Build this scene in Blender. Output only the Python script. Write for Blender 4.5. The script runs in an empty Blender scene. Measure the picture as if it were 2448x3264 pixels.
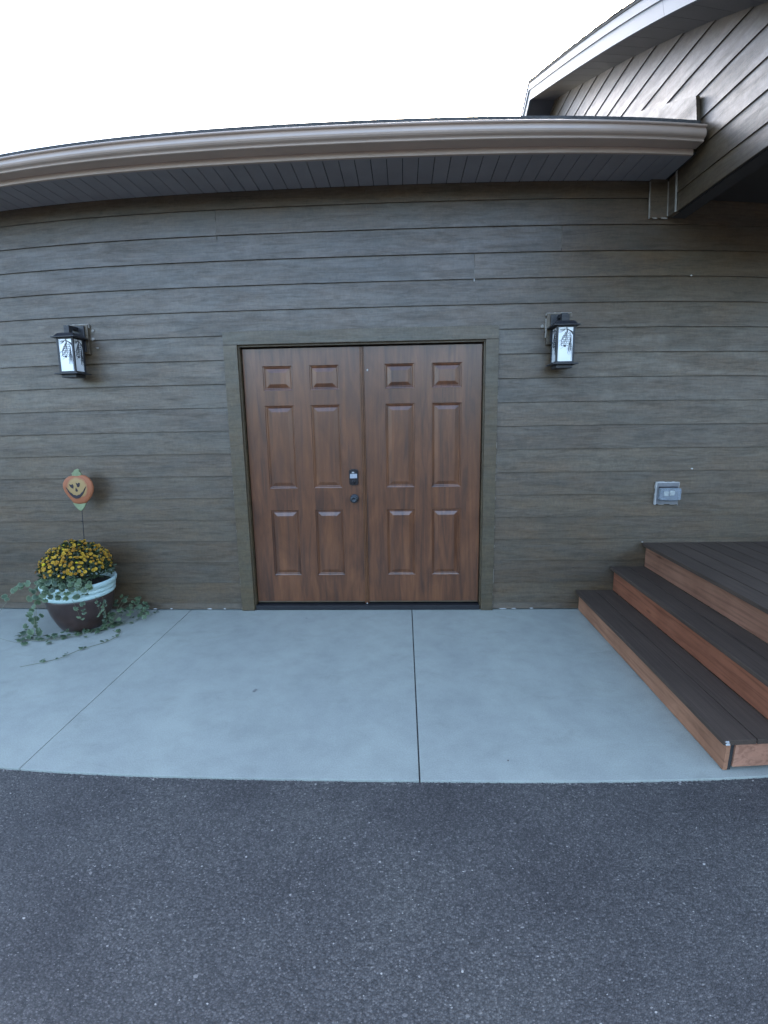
import bpy, bmesh, math, random
import numpy as np
from mathutils import Vector, Matrix
R = math.radians
random.seed(7)
rng = np.random.default_rng(7)
scene = bpy.context.scene
COL = scene.collection

# ------------------------------------------------------------------ camera
cd = bpy.data.cameras.new('camera')
cam = bpy.data.objects.new('camera', cd)
COL.objects.link(cam)
cam.location = (0.3140, -3.9427, 1.5694)
cam.rotation_euler = (1.3847, 0.0169, 0.0373)
cd.sensor_fit = 'VERTICAL'
cd.sensor_width, cd.sensor_height = 27.0, 36.0
cd.lens = 17.5
cd.clip_start, cd.clip_end = 0.05, 2000
# a wide phone lens with mild barrel distortion
cd.type = 'PANO'
cc = cd
cc.panorama_type = 'FISHEYE_LENS_POLYNOMIAL'
MM = 11.0294
cc.fisheye_fov = 3.0
cc.fisheye_polynomial_k0 = 0.0
cc.fisheye_polynomial_k1 = -0.6292 / MM
cc.fisheye_polynomial_k2 = 0.0
cc.fisheye_polynomial_k3 = 0.0958 / MM ** 3
cc.fisheye_polynomial_k4 = -0.0306 / MM ** 4
scene.camera = cam

# ------------------------------------------------------------------ sky, sun, exposure
SUN_EL, SUN_DIR = 30.0, Vector((-0.21, -0.97, 0))         # low light from behind the house
world = bpy.data.worlds.new('World')
scene.world = world
world.use_nodes = True
wn = world.node_tree
bg = wn.nodes['Background']
sky = wn.nodes.new('ShaderNodeTexSky')
sky.sky_type = 'NISHITA'
sky.sun_disc = False
sky.sun_elevation = R(SUN_EL)
sky.sun_rotation = math.atan2(-SUN_DIR.x, -SUN_DIR.y)
sky.air_density = 1.0
sky.dust_density = 3.0
sky.ozone_density = 0.7
wn.links.new(sky.outputs[0], bg.inputs[0])
bg.inputs[1].default_value = 0.15
sl = bpy.data.lights.new('sun', 'SUN')
sl.energy = 0.5
sl.angle = R(50)
sl.color = (1.0, 0.99, 0.98)
sun = bpy.data.objects.new('sun', sl)
COL.objects.link(sun)
d = SUN_DIR.normalized() * math.cos(R(SUN_EL)) + Vector((0, 0, -math.sin(R(SUN_EL))))
sun.rotation_euler = d.to_track_quat('-Z', 'Y').to_euler()
sun.location = (-6, -4, 8)
scene.view_settings.view_transform = 'Standard'
scene.view_settings.look = 'None'
scene.view_settings.exposure = 2.9
scene.view_settings.gamma = 1.0
scene.view_settings.use_curve_mapping = False


# ------------------------------------------------------------------ helpers
def link(o, parent=None, world_built=True):
    COL.objects.link(o)
    if parent is not None:
        o.parent = parent
        if world_built and parent.parent is None and parent.type == 'EMPTY':
            o.matrix_parent_inverse = Matrix.Translation(parent.location).inverted()
    return o


def root(name, loc, label, cat, group=None):
    o = bpy.data.objects.new(name, None)
    o.location = loc
    o.empty_display_size = 0.1
    COL.objects.link(o)
    o['label'], o['category'] = label, cat
    if group:
        o['group'] = group
    return o


def mesh_obj(name, verts, faces, mat, parent=None, wb=True, smooth=False):
    me = bpy.data.meshes.new(name)
    me.from_pydata(verts, [], faces)
    me.update()
    if smooth:
        me.polygons.foreach_set('use_smooth', [True] * len(me.polygons))
    if mat:
        me.materials.append(mat)
    return link(bpy.data.objects.new(name, me), parent, wb)


class MB:
    """collects shapes into one bmesh"""
    def __init__(s):
        s.bm = bmesh.new()

    def box(s, x0, x1, y0, y1, z0, z1, bev=0.0, mi=0):
        r = bmesh.ops.create_cube(s.bm, size=1)
        vs = r['verts']
        for v in vs:
            v.co = Vector(((x0 + x1) / 2 + v.co.x * (x1 - x0), (y0 + y1) / 2 + v.co.y * (y1 - y0), (z0 + z1) / 2 + v.co.z * (z1 - z0)))
        fs = list({f for v in vs for f in v.link_faces})
        for f in fs:
            f.material_index = mi
        if bev:
            es = list({e for v in vs for e in v.link_edges})
            bmesh.ops.bevel(s.bm, geom=es, offset=bev, segments=2, affect='EDGES', profile=0.6)
        return s

    def poly(s, pts, mi=0):
        vs = [s.bm.verts.new(p) for p in pts]
        f = s.bm.faces.new(vs)
        f.material_index = mi
        return s

    def prism(s, pts, dv, mi=0):
        a = [s.bm.verts.new(Vector(p)) for p in pts]
        b = [s.bm.verts.new(Vector(p) + Vector(dv)) for p in pts]
        n = len(a)
        fs = [s.bm.faces.new(a[::-1]), s.bm.faces.new(b)]
        for i in range(n):
            fs.append(s.bm.faces.new((a[i], a[(i + 1) % n], b[(i + 1) % n], b[i])))
        for f in fs:
            f.material_index = mi
        return s

    def frustum(s, cx, cy, z0, z1, h0, h1, mi=0):
        a = [s.bm.verts.new((cx + i * h0, cy + j * h0, z0)) for i, j in ((-1, -1), (1, -1), (1, 1), (-1, 1))]
        b = [s.bm.verts.new((cx + i * h1, cy + j * h1, z1)) for i, j in ((-1, -1), (1, -1), (1, 1), (-1, 1))]
        for f in [s.bm.faces.new(a[::-1]), s.bm.faces.new(b)] + [s.bm.faces.new((a[i], a[(i + 1) % 4], b[(i + 1) % 4], b[i])) for i in range(4)]:
            f.material_index = mi
        return s

    def lathe(s, prof, cx=0, cy=0, n=48, axis='z', mi=0, cap=True):
        rings = []
        for r, h in prof:
            ring = []
            for k in range(n):
                a = 2 * math.pi * k / n
                p = (cx + r * math.cos(a), cy + r * math.sin(a), h) if axis == 'z' else (cx + r * math.cos(a), h, cy + r * math.sin(a))
                ring.append(s.bm.verts.new(p))
            rings.append(ring)
        for a, b in zip(rings, rings[1:]):
            for k in range(n):
                f = s.bm.faces.new((a[k], a[(k + 1) % n], b[(k + 1) % n], b[k]))
                f.smooth = True
                f.material_index = mi
        if cap:
            for rg, rev in ((rings[0], True), (rings[-1], False)):
                f = s.bm.faces.new(rg[::-1] if rev else rg)
                f.material_index = mi
        return s

    def tube(s, pts, r0, r1=None, n=6, mi=0):
        r1 = r0 if r1 is None else r1
        pts = [Vector(p) for p in pts]
        rings = []
        for i, p in enumerate(pts):
            t = (pts[min(i + 1, len(pts) - 1)] - pts[max(i - 1, 0)]).normalized()
            u = t.orthogonal().normalized() if i == 0 else (u - t * u.dot(t)).normalized()
            w = t.cross(u)
            r = r0 + (r1 - r0) * i / max(1, len(pts) - 1)
            rings.append([s.bm.verts.new(p + (u * math.cos(2 * math.pi * k / n) + w * math.sin(2 * math.pi * k / n)) * r) for k in range(n)])
        for a, b in zip(rings, rings[1:]):
            for k in range(n):
                f = s.bm.faces.new((a[k], a[(k + 1) % n], b[(k + 1) % n], b[k]))
                f.smooth = True
                f.material_index = mi
        s.bm.faces.new(rings[0][::-1]).material_index = mi
        s.bm.faces.new(rings[-1]).material_index = mi
        return s

    def build(s, name, mats, parent=None, wb=True, recalc=True):
        if recalc:
            bmesh.ops.recalc_face_normals(s.bm, faces=s.bm.faces)
        me = bpy.data.meshes.new(name)
        s.bm.to_mesh(me)
        s.bm.free()
        for m in (mats if isinstance(mats, (list, tuple)) else [mats]):
            me.materials.append(m)
        return link(bpy.data.objects.new(name, me), parent, wb)


def copy_tree(o, parent=None):
    c = o.copy()
    COL.objects.link(c)
    c.parent = parent
    for ch in o.children:
        copy_tree(ch, c)
    return c


def spline(pts, n=8):
    pts = [Vector(p) for p in pts]
    q = [pts[0]] + pts + [pts[-1]]
    out = []
    for i in range(1, len(q) - 2):
        p0, p1, p2, p3 = q[i - 1:i + 3]
        for k in range(n):
            t = k / n
            out.append(0.5 * ((2 * p1) + (p2 - p0) * t + (2 * p0 - 5 * p1 + 4 * p2 - p3) * t * t + (3 * p1 - p0 - 3 * p2 + p3) * t ** 3))
    out.append(pts[-1])
    return out


# ------------------------------------------------------------------ materials
class NT:
    def __init__(s, name):
        s.m = bpy.data.materials.new(name)
        s.m.use_nodes = True
        s.t = s.m.node_tree
        s.b = s.t.nodes['Principled BSDF']

    def n(s, typ, **kw):
        nd = s.t.nodes.new(typ)
        for k, v in kw.items():
            setattr(nd, k, v)
        return nd

    def l(s, a, b):
        s.t.links.new(a, b)

    def coord(s, scale, jitter=True, kind='Object'):
        tc = s.n('ShaderNodeTexCoord')
        src = tc.outputs[kind]
        if jitter:
            oi = s.n('ShaderNodeObjectInfo')
            ml = s.n('ShaderNodeMath', operation='MULTIPLY')
            ml.inputs[1].default_value = 53.0
            s.l(oi.outputs['Random'], ml.inputs[0])
            ad = s.n('ShaderNodeVectorMath', operation='ADD')
            s.l(src, ad.inputs[0])
            s.l(ml.outputs[0], ad.inputs[1])
            src = ad.outputs[0]
        mp = s.n('ShaderNodeMapping')
        mp.inputs['Scale'].default_value = scale
        s.l(src, mp.inputs[0])
        return mp.outputs[0]

    def noise(s, vec, scale, detail=6, rough=0.6, dist=0.0):
        nd = s.n('ShaderNodeTexNoise')
        nd.inputs['Scale'].default_value = scale
        nd.inputs['Detail'].default_value = detail
        nd.inputs['Roughness'].default_value = rough
        nd.inputs['Distortion'].default_value = dist
        s.l(vec, nd.inputs['Vector'])
        return nd.outputs[0]

    def ramp(s, fac, stops):
        r = s.n('ShaderNodeValToRGB')
        e = r.color_ramp.elements
        e[0].position, e[0].color = stops[0][0], (*stops[0][1], 1)
        e[1].position, e[1].color = stops[-1][0], (*stops[-1][1], 1)
        for p, c in stops[1:-1]:
            x = e.new(p)
            x.color = (*c, 1)
        s.l(fac, r.inputs[0])
        return r.outputs[0]

    def mix(s, a, b, fac=0.5, mode='MULTIPLY'):
        m = s.n('ShaderNodeMix', data_type='RGBA', blend_type=mode)
        for sock, v in ((m.inputs[0], fac), (m.inputs[6], a), (m.inputs[7], b)):
            if isinstance(v, (int, float)):
                sock.default_value = v
            elif isinstance(v, tuple):
                sock.default_value = (*v, 1)
            else:
                s.l(v, sock)
        return m.outputs[2]

    def randcol(s, lo, hi):
        oi = s.n('ShaderNodeObjectInfo')
        return s.ramp(oi.outputs['Random'], [(0, lo), (1, hi)])

    def bump(s, h, strength=0.3, dist=0.002, prev=None):
        b = s.n('ShaderNodeBump')
        b.inputs['Strength'].default_value = strength
        b.inputs['Distance'].default_value = dist
        s.l(h, b.inputs['Height'])
        if prev:
            s.l(prev, b.inputs['Normal'])
        s.l(b.outputs[0], s.b.inputs['Normal'])
        return b.outputs[0]

    def set(s, color=None, rough=None, spec=None, metal=None, coat=None):
        def put(nm, v):
            if v is None:
                return
            if isinstance(v, (int, float)):
                s.b.inputs[nm].default_value = v
            elif isinstance(v, tuple):
                s.b.inputs[nm].default_value = (*v, 1)
            else:
                s.l(v, s.b.inputs[nm])
        put('Base Color', color)
        put('Roughness', rough)
        put('Specular IOR Level', spec)
        put('Metallic', metal)
        put('Coat Weight', coat)
        return s.m


def simple(name, col, rough=0.5, spec=0.5, metal=0.0, var=0.15, scale=12, bump=0.0, bdist=0.001):
    t = NT(name)
    v = t.coord((1, 1, 1))
    f = t.noise(v, scale, 5)
    lo = tuple(c * (1 - var) for c in col)
    hi = tuple(min(1, c * (1 + var)) for c in col)
    c = t.ramp(f, [(0.3, lo), (0.7, hi)])
    if bump:
        t.bump(t.noise(v, scale * 20, 4), bump, bdist)
    return t.set(c, rough, spec, metal)


def grey(a):
    return (a, a, a)


def wood_paint(name, col, rough=0.5, amt=1.0, spec=0.8):
    """painted siding pressed with a wood grain that runs along the board"""
    t = NT(name)
    g = t.noise(t.coord((1.6, 1.6, 15.0)), 2.4, 9, 0.68, 1.2)          # long soft streaks
    gr = t.noise(t.coord((5.0, 5.0, 42.0)), 2.4, 7, 0.72, 2.0)         # rough pressed grain
    mask = t.noise(t.coord((0.7, 0.7, 6.5)), 2.0, 5, 0.6, 0.6)
    mid = t.noise(t.coord((1, 1, 1.3)), 16, 6, 0.7)
    fine = t.noise(t.coord((1, 1, 0.5)), 62, 5, 0.75)
    blot = t.noise(t.coord((0.8, 0.8, 1.8)), 2.1, 6, 0.65, 0.3)
    tint = t.noise(t.coord((1.2, 1.2, 3.4)), 1.8, 5, 0.65)
    mk = t.ramp(mask, [(0.44, grey(0)), (0.66, grey(1.0 * amt))])
    k = 0.22 * amt
    c0 = t.ramp(blot, [(0.3, tuple(c * (1 - k) for c in col)), (0.7, tuple(c * (1 + k) for c in col))])
    c0 = t.mix(c0, t.ramp(tint, [(0.35, (1.11, 1.0, 0.88)), (0.65, (0.93, 1.0, 1.07))]), 1.0)
    c1 = t.mix(c0, t.ramp(g, [(0.28, grey(1 - 0.38 * amt)), (0.50, grey(1.0)), (0.75, grey(1 + 0.16 * amt))]), 1.0)
    rough_grain = t.mix(c1, t.ramp(gr, [(0.36, grey(0.40)), (0.50, grey(0.88)), (0.68, grey(1.18))]), 1.0)
    c1 = t.mix(c1, rough_grain, mk, 'MIX')
    c1 = t.mix(c1, t.ramp(mid, [(0.3, grey(0.85)), (0.7, grey(1.14))]), 0.9)
    c1 = t.mix(c1, t.randcol((0.86, 0.86, 0.88), (1.10, 1.08, 1.03)), 1.0)
    c1 = t.mix(c1, t.ramp(fine, [(0.3, grey(0.74)), (0.7, grey(1.22))]), 0.8)
    b = t.bump(g, 0.25, 0.0012)
    hm = t.n('ShaderNodeMath', operation='MULTIPLY')
    t.l(gr, hm.inputs[0])
    t.l(mk, hm.inputs[1])
    b = t.bump(hm.outputs[0], 0.6, 0.0020, b)
    b = t.bump(mid, 0.25, 0.0012, b)
    t.bump(fine, 0.6, 0.0009, b)
    rr = t.mix(t.ramp(mid, [(0.3, grey(rough + 0.08)), (0.7, grey(rough - 0.05))]), grey(rough + 0.14), mk, 'MIX')
    sp = t.ramp(g, [(0.3, grey(spec * 0.62)), (0.6, grey(spec))])
    return t.set(c1, rr, sp)


M = {}
M['siding'] = wood_paint('siding_paint', (0.082, 0.058, 0.034), 0.38, amt=0.8, spec=0.8)
M['trim'] = wood_paint('trim_paint', (0.088, 0.066, 0.037), 0.38, amt=0.4, spec=0.75)
M['sheath'] = simple('wall_sheathing', (0.03, 0.028, 0.026), 0.9)
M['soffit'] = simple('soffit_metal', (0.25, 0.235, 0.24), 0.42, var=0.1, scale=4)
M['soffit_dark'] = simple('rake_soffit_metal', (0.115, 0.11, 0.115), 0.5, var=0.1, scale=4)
M['ceiling'] = simple('porch_ceiling_paint', (0.022, 0.021, 0.02), 0.6)
M['gutter'] = simple('gutter_paint', (0.42, 0.315, 0.25), 0.34, spec=0.8, var=0.07, scale=3)
M['rake'] = simple('rake_paint', (0.135, 0.155, 0.175), 0.5, var=0.05, scale=2)
M['shingle'] = simple('roof_shingle', (0.07, 0.068, 0.066), 0.9, var=0.4, scale=30, bump=0.6, bdist=0.004)
M['caulk'] = simple('caulk', (0.30, 0.275, 0.24), 0.6, var=0.2, scale=40)
M['caulk_white'] = simple('caulk_white', (0.46, 0.45, 0.43), 0.6, var=0.2, scale=40)
M['black'] = simple('black_metal', (0.022, 0.022, 0.026), 0.42, var=0.2, scale=20, bump=0.15, bdist=0.0005)
M['cutout'] = simple('ornament_metal', (0.045, 0.045, 0.052), 0.5)
M['rubber'] = simple('black_threshold', (0.012, 0.012, 0.014), 0.55)
M['bronze'] = simple('dark_bronze', (0.035, 0.033, 0.036), 0.32, metal=0.6, var=0.2)
M['keys'] = simple('keypad_keys', (0.36, 0.38, 0.42), 0.35, var=0.1)
M['chrome'] = simple('pale_metal', (0.55, 0.56, 0.58), 0.3, var=0.1)
M['knob'] = simple('knob_bronze', (0.05, 0.056, 0.062), 0.35, metal=0.5, var=0.15)

# frosted white glass of the lanterns
t = NT('frosted_glass')
M['frost'] = t.set((0.86, 0.89, 0.90), 0.22, 0.5)
t.b.inputs['Coat Weight'].default_value = 0.3
# clear plastic of the outlet cover
t = NT('clear_plastic')
M['clear'] = t.set((0.62, 0.68, 0.74), 0.2, 0.5)
t.b.inputs['Transmission Weight'].default_value = 0.75
t.b.inputs['IOR'].default_value = 1.2
M['ivory'] = simple('ivory_plastic', (0.75, 0.71, 0.56), 0.4, var=0.04)
M['blockpaint'] = simple('mounting_block_paint', (0.17, 0.17, 0.175), 0.5, var=0.15, scale=30)

# wood-grained door
t = NT('door_wood')
v = t.coord((9, 9, 0.7))
g = t.noise(v, 2.0, 8, 0.55, 1.3)
v2 = t.coord((3.4, 3.4, 1.15))
big = t.noise(v2, 1.9, 5, 0.6, 1.0)
vf = t.coord((60, 60, 2.0))
fi = t.noise(vf, 3.0, 4, 0.6, 0.2)
c = t.ramp(g, [(0.25, (0.055, 0.020, 0.009)), (0.50, (0.138, 0.050, 0.019)), (0.75, (0.200, 0.077, 0.029))])
c = t.mix(c, t.ramp(big, [(0.32, (0.52, 0.48, 0.46)), (0.64, (1.04, 1.03, 1.02))]), 0.85)
c = t.mix(c, t.ramp(fi, [(0.3, grey(0.8)), (0.65, grey(1.06))]), 0.6)
t.bump(fi, 0.18, 0.0006)
M['door'] = t.set(c, t.ramp(g, [(0.3, grey(0.34)), (0.7, grey(0.28))]), 0.8)

M['astragal'] = simple('astragal_paint', (0.125, 0.052, 0.022), 0.32, var=0.25, scale=9)
# red cedar boards (tint from the object's colour)
t = NT('cedar')
oi = t.n('ShaderNodeObjectInfo')
v = t.coord((10, 0.8, 18))
g = t.noise(v, 1.6, 8, 0.6, 1.5)
v3 = t.coord((2, 2, 2))
blot = t.noise(v3, 1.5, 5, 0.6, 0.3)
c = t.mix(oi.outputs['Color'], t.ramp(g, [(0.3, (0.55, 0.50, 0.47)), (0.5, grey(0.95)), (0.75, (1.15, 1.12, 1.08))]), 1.0)
c = t.mix(c, t.ramp(blot, [(0.3, (0.72, 0.66, 0.62)), (0.65, (1.08, 1.06, 1.05))]), 0.9)
knot = t.n('ShaderNodeTexVoronoi')
knot.inputs['Scale'].default_value = 1.0
t.l(t.coord((3.0, 1.6, 7.0)), knot.inputs['Vector'])
c = t.mix(c, t.ramp(knot.outputs['Distance'], [(0.02, (0.30, 0.24, 0.2)), (0.085, grey(1))]), 0.8)
t.bump(g, 0.35, 0.001)
M['cedar'] = t.set(c, 0.6, 0.4)

# dark brown composite decking
t = NT('composite_decking')
v = t.coord((60, 1.0, 60))
g = t.noise(v, 2.0, 6, 0.65, 0.5)
b2 = t.noise(t.coord((1, 1, 1)), 2.2, 4)
c = t.ramp(g, [(0.3, (0.050, 0.035, 0.026)), (0.7, (0.094, 0.066, 0.048))])
c = t.mix(c, t.ramp(b2, [(0.3, grey(0.85)), (0.7, grey(1.1))]), 1.0)
c = t.mix(c, t.randcol(grey(0.9), grey(1.08)), 1.0)
t.bump(g, 0.5, 0.0012)
M['deck'] = t.set(c, 0.7, 0.3)

# concrete
t = NT('broomed_concrete')
v = t.coord((1, 1, 1), jitter=False)
a = t.noise(v, 1.3, 6, 0.6)
b_ = t.noise(v, 7.0, 6, 0.65)
f_ = t.noise(v, 160, 3, 0.6)
br = t.noise(t.coord((3, 260, 1), jitter=False), 1.0, 3, 0.5)
c = t.ramp(a, [(0.3, (0.330, 0.348, 0.306)), (0.7, (0.354, 0.372, 0.326))])
c = t.mix(c, t.ramp(b_, [(0.28, grey(0.90)), (0.6, grey(1.04))]), 1.0)
c = t.mix(c, t.ramp(f_, [(0.3, grey(0.82)), (0.7, grey(1.10))]), 0.8)
vs = t.n('ShaderNodeTexVoronoi')
vs.inputs['Scale'].default_value = 2.1
t.l(v, vs.inputs['Vector'])
c = t.mix(c, t.ramp(vs.outputs['Distance'], [(0.012, (0.55, 0.53, 0.5)), (0.03, grey(1))]), 0.5)
st = t.noise(t.coord((0.8, 1.6, 1), jitter=False), 3.1, 7, 0.7, 0.8)
c = t.mix(c, t.ramp(st, [(0.56, grey(1)), (0.70, (0.90, 0.90, 0.885))]), 0.9)
st2 = t.noise(t.coord((1.4, 0.9, 1), jitter=False), 1.1, 5, 0.6, 0.4)
c = t.mix(c, t.ramp(st2, [(0.35, (0.93, 0.93, 0.94)), (0.62, (1.03, 1.03, 1.02))]), 1.0)
b = t.bump(br, 0.12, 0.0007)
t.bump(f_, 0.3, 0.0006, b)
M['concrete'] = t.set(c, 0.78, 0.35)

# asphalt binder between the aggregate
t = NT('asphalt')
v = t.coord((1, 1, 1), jitter=False)
vo = t.n('ShaderNodeTexVoronoi')
vo.inputs['Scale'].default_value = 150
vo.inputs['Randomness'].default_value = 1.0
t.l(v, vo.inputs['Vector'])
sep = t.n('ShaderNodeSeparateColor')
t.l(vo.outputs['Color'], sep.inputs[0])
c = t.ramp(sep.outputs[0], [(0.0, (0.052, 0.053, 0.054)), (0.55, (0.082, 0.083, 0.084)), (0.95, (0.120, 0.120, 0.120)), (1.0, (0.17, 0.17, 0.17))])
c = t.mix(c, t.ramp(vo.outputs['Distance'], [(0.2, grey(1.05)), (0.7, grey(0.55))]), 0.8)
lg = t.noise(v, 1.5, 7, 0.62)
c = t.mix(c, t.ramp(lg, [(0.30, (0.74, 0.67, 0.64)), (0.5, (1.07, 0.98, 0.91)), (0.70, (1.34, 1.23, 1.10))]), 1.0)
iv = t.n('ShaderNodeMath', operation='SUBTRACT')
iv.inputs[0].default_value = 1.0
t.l(vo.outputs['Distance'], iv.inputs[1])
t.bump(iv.outputs[0], 0.8, 0.004)
M['asphalt'] = t.set(c, 0.72, 0.45)

# stone chips in the asphalt, one tone per chip
t = NT('asphalt_stone')
ge = t.n('ShaderNodeNewGeometry')
c = t.ramp(ge.outputs['Random Per Island'], [(0.0, (0.040, 0.041, 0.042)), (0.45, (0.080, 0.081, 0.082)), (0.84, (0.155, 0.153, 0.149)), (0.965, (0.22, 0.218, 0.21)), (0.993, (0.38, 0.378, 0.36))])
lg = t.noise(t.coord((1, 1, 1), jitter=False), 1.5, 7, 0.62)
c = t.mix(c, t.ramp(lg, [(0.30, (0.74, 0.67, 0.64)), (0.5, (1.07, 0.98, 0.91)), (0.70, (1.34, 1.23, 1.10))]), 1.0)
M['stone'] = t.set(c, 0.6, 0.5)

# pot glazes
t = NT('brown_glaze')
v = t.coord((1, 1, 2), jitter=False)
a = t.noise(v, 7, 6, 0.6, 0.5)
M['pot'] = t.set(t.ramp(a, [(0.3, (0.032, 0.019, 0.017)), (0.7, (0.066, 0.040, 0.034))]), 0.35, 0.5)
t = NT('mint_glaze')
v = t.coord((1, 1, 4), jitter=False)
a = t.noise(v, 9, 6, 0.6, 0.5)
M['rim'] = t.set(t.ramp(a, [(0.3, (0.38, 0.52, 0.50)), (0.7, (0.52, 0.66, 0.63))]), 0.28, 0.5)
M['soil'] = simple('soil', (0.03, 0.022, 0.016), 0.95, var=0.5, scale=40, bump=0.8, bdist=0.006)


def leafmat(name, lo, hi, edge=None, r=0.02):
    t = NT(name)
    oi = t.n('ShaderNodeObjectInfo')
    ge = t.n('ShaderNodeNewGeometry')
    ad = t.n('ShaderNodeMath', operation='ADD')
    t.l(oi.outputs['Random'], ad.inputs[0])
    t.l(ge.outputs['Random Per Island'], ad.inputs[1])
    fr = t.n('ShaderNodeMath', operation='FRACT')
    t.l(ad.outputs[0], fr.inputs[0])
    c = t.ramp(fr.outputs[0], [(0, lo), (1, hi)])
    if edge:
        tc = t.n('ShaderNodeTexCoord')
        sb = t.n('ShaderNodeVectorMath', operation='LENGTH')
        t.l(tc.outputs['Object'], sb.inputs[0])
        c = t.mix(c, edge, t.ramp(sb.outputs['Value'], [(r * 0.62, grey(0)), (r * 0.98, grey(0.6))]), 'MIX')
    t.set(c, 0.5, 0.4)
    t.b.inputs['Subsurface Weight'].default_value = 0.0
    return t.m


M['mumleaf'] = leafmat('chrysanthemum_leaf', (0.018, 0.030, 0.012), (0.05, 0.075, 0.028))
M['vineleaf'] = leafmat('vine_leaf', (0.026, 0.050, 0.028), (0.085, 0.130, 0.062), (0.22, 0.28, 0.16), 0.02)
M['vinestem'] = simple('vine_stem', (0.16, 0.17, 0.10), 0.6)
t = NT('chrysanthemum_petal')
oi = t.n('ShaderNodeObjectInfo')
M['petal'] = t.set(t.mix(oi.outputs['Color'], t.ramp(t.noise(t.coord((1, 1, 1)), 60, 3), [(0.3, grey(0.75)), (0.7, grey(1.1))]), 1.0), 0.6, 0.3)

# ------------------------------------------------------------------ ground
def slab_mesh(name, x0, x1, y0, y1, zt, zb, mat, parent, bev=0.008):
    return MB().box(x0, x1, y0, y1, zb, zt, bev).build(name, mat, parent)


gz = -0.012
asph = mesh_obj('asphalt_driveway', [(-150, -150, gz), (150, -150, gz), (150, 120, gz), (-150, 120, gz)], [(0, 1, 2, 3)], M['asphalt'])
asph['kind'] = 'structure'
asph['label'] = 'dark grey speckled asphalt driveway in front of the concrete pad'

# aggregate chips: one mass nobody could count
def chips(n, x0, x1, y0, y1, smin, smax, z, edge=False):
    px = rng.uniform(x0, x1, n)
    py = rng.uniform(y0, y1, n)
    s = smin + (smax - smin) * rng.power(0.45, n) * rng.uniform(0.2, 1, n)
    base = np.array([(1, 0, 0), (0.3, 0.9, 0.0), (-0.8, 0.55, 0), (-0.75, -0.6, 0), (0.35, -0.95, 0), (0.1, 0.05, 1.0), (-0.35, -0.1, 0.9)], float)
    fac = np.array([(0, 1, 5), (1, 2, 6), (1, 6, 5), (2, 3, 6), (3, 4, 6), (4, 5, 6), (4, 0, 5)], int)
    k = len(base)
    jit = rng.uniform(0.65, 1.3, (n, k, 3))
    V = base[None] * jit
    a = rng.uniform(0, 2 * np.pi, n)
    ca, sa = np.cos(a)[:, None], np.sin(a)[:, None]
    X = (V[:, :, 0] * ca - V[:, :, 1] * sa) * s[:, None]
    Y = (V[:, :, 0] * sa + V[:, :, 1] * ca) * s[:, None] * rng.uniform(0.6, 1, n)[:, None]
    Zz = V[:, :, 2] * (s * rng.uniform(0.16, 0.40, n))[:, None] - 0.0006
    P = np.stack([X + px[:, None], Y + py[:, None], Zz + z], 2).reshape(-1, 3)
    F = (fac[None] + (np.arange(n) * k)[:, None, None]).reshape(-1, 3)
    return P, F


def np_mesh(name, P, F, mat):
    me = bpy.data.meshes.new(name)
    me.vertices.add(len(P))
    me.vertices.foreach_set('co', P.astype(np.float32).ravel())
    me.loops.add(F.size)
    me.loops.foreach_set('vertex_index', F.astype(np.int32).ravel())
    me.polygons.add(len(F))
    me.polygons.foreach_set('loop_start', np.arange(0, F.size, F.shape[1], dtype=np.int32))
    me.update(calc_edges=True)
    me.validate()
    me.materials.append(mat)
    return link(bpy.data.objects.new(name, me))


Ps, Fs, off = [], [], 0
for args in ((115000, -2.6, 3.2, -3.55, -2.006, 0.0016, 0.0072, gz), (2600, -4.0, 4.2, -2.026, -2.001, 0.003, 0.009, gz + 0.003), (26000, -4.2, 4.6, -4.3, -2.01, 0.0016, 0.005, gz), (5200, -3.0, 3.6, -3.6, -2.01, 0.0050, 0.0105, gz)):
    P_, F_ = chips(*args)
    Ps.append(P_)
    Fs.append(F_ + off)
    off += len(P_)
agg = np_mesh('asphalt_aggregate', np.concatenate(Ps), np.concatenate(Fs), M['stone'])
agg['kind'] = 'stuff'
agg['label'] = 'grey and white stone chips set in the asphalt driveway'
agg['category'] = 'aggregate'

# added tree line, unseen behind the viewer, darkens reflections low on the wall
def woods():
    rows_, cols_ = 7, 260
    V, F = [], []
    for j in range(rows_):
        for i in range(cols_):
            u = i / (cols_ - 1)
            ang = math.pi * (1.02 + 0.96 * u)
            rad = 75 + 6 * math.sin(9 * u) + 3 * math.sin(31 * u + 1)
            hgt = 10.5 + 2.2 * math.sin(17 * u) + 1.6 * math.sin(53 * u + 2) + 1.4 * rng.uniform(-1, 1)
            f = j / (rows_ - 1)
            dr = 5.0 * math.sin(math.pi * min(1, f * 1.1)) + rng.uniform(-1.6, 1.6) * (0 < j < rows_ - 1)
            V.append(((rad - dr) * math.cos(ang), (rad - dr) * math.sin(ang), -0.5 + hgt * f + (rng.uniform(-0.7, 0.7) if j else 0)))
    for j in range(rows_ - 1):
        for i in range(cols_ - 1):
            a_ = j * cols_ + i
            F.append((a_, a_ + 1, a_ + cols_ + 1, a_ + cols_))
    o = mesh_obj('added_dark_woods', V, F, simple('added_woods_foliage', (0.035, 0.045, 0.024), 0.9, var=0.5, scale=0.8, bump=0.5, bdist=0.2))
    o['kind'] = 'stuff'
    o['label'], o['category'] = 'added dark woods, unseen behind the viewer, darkening low wall reflections', 'woods'


woods()

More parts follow.
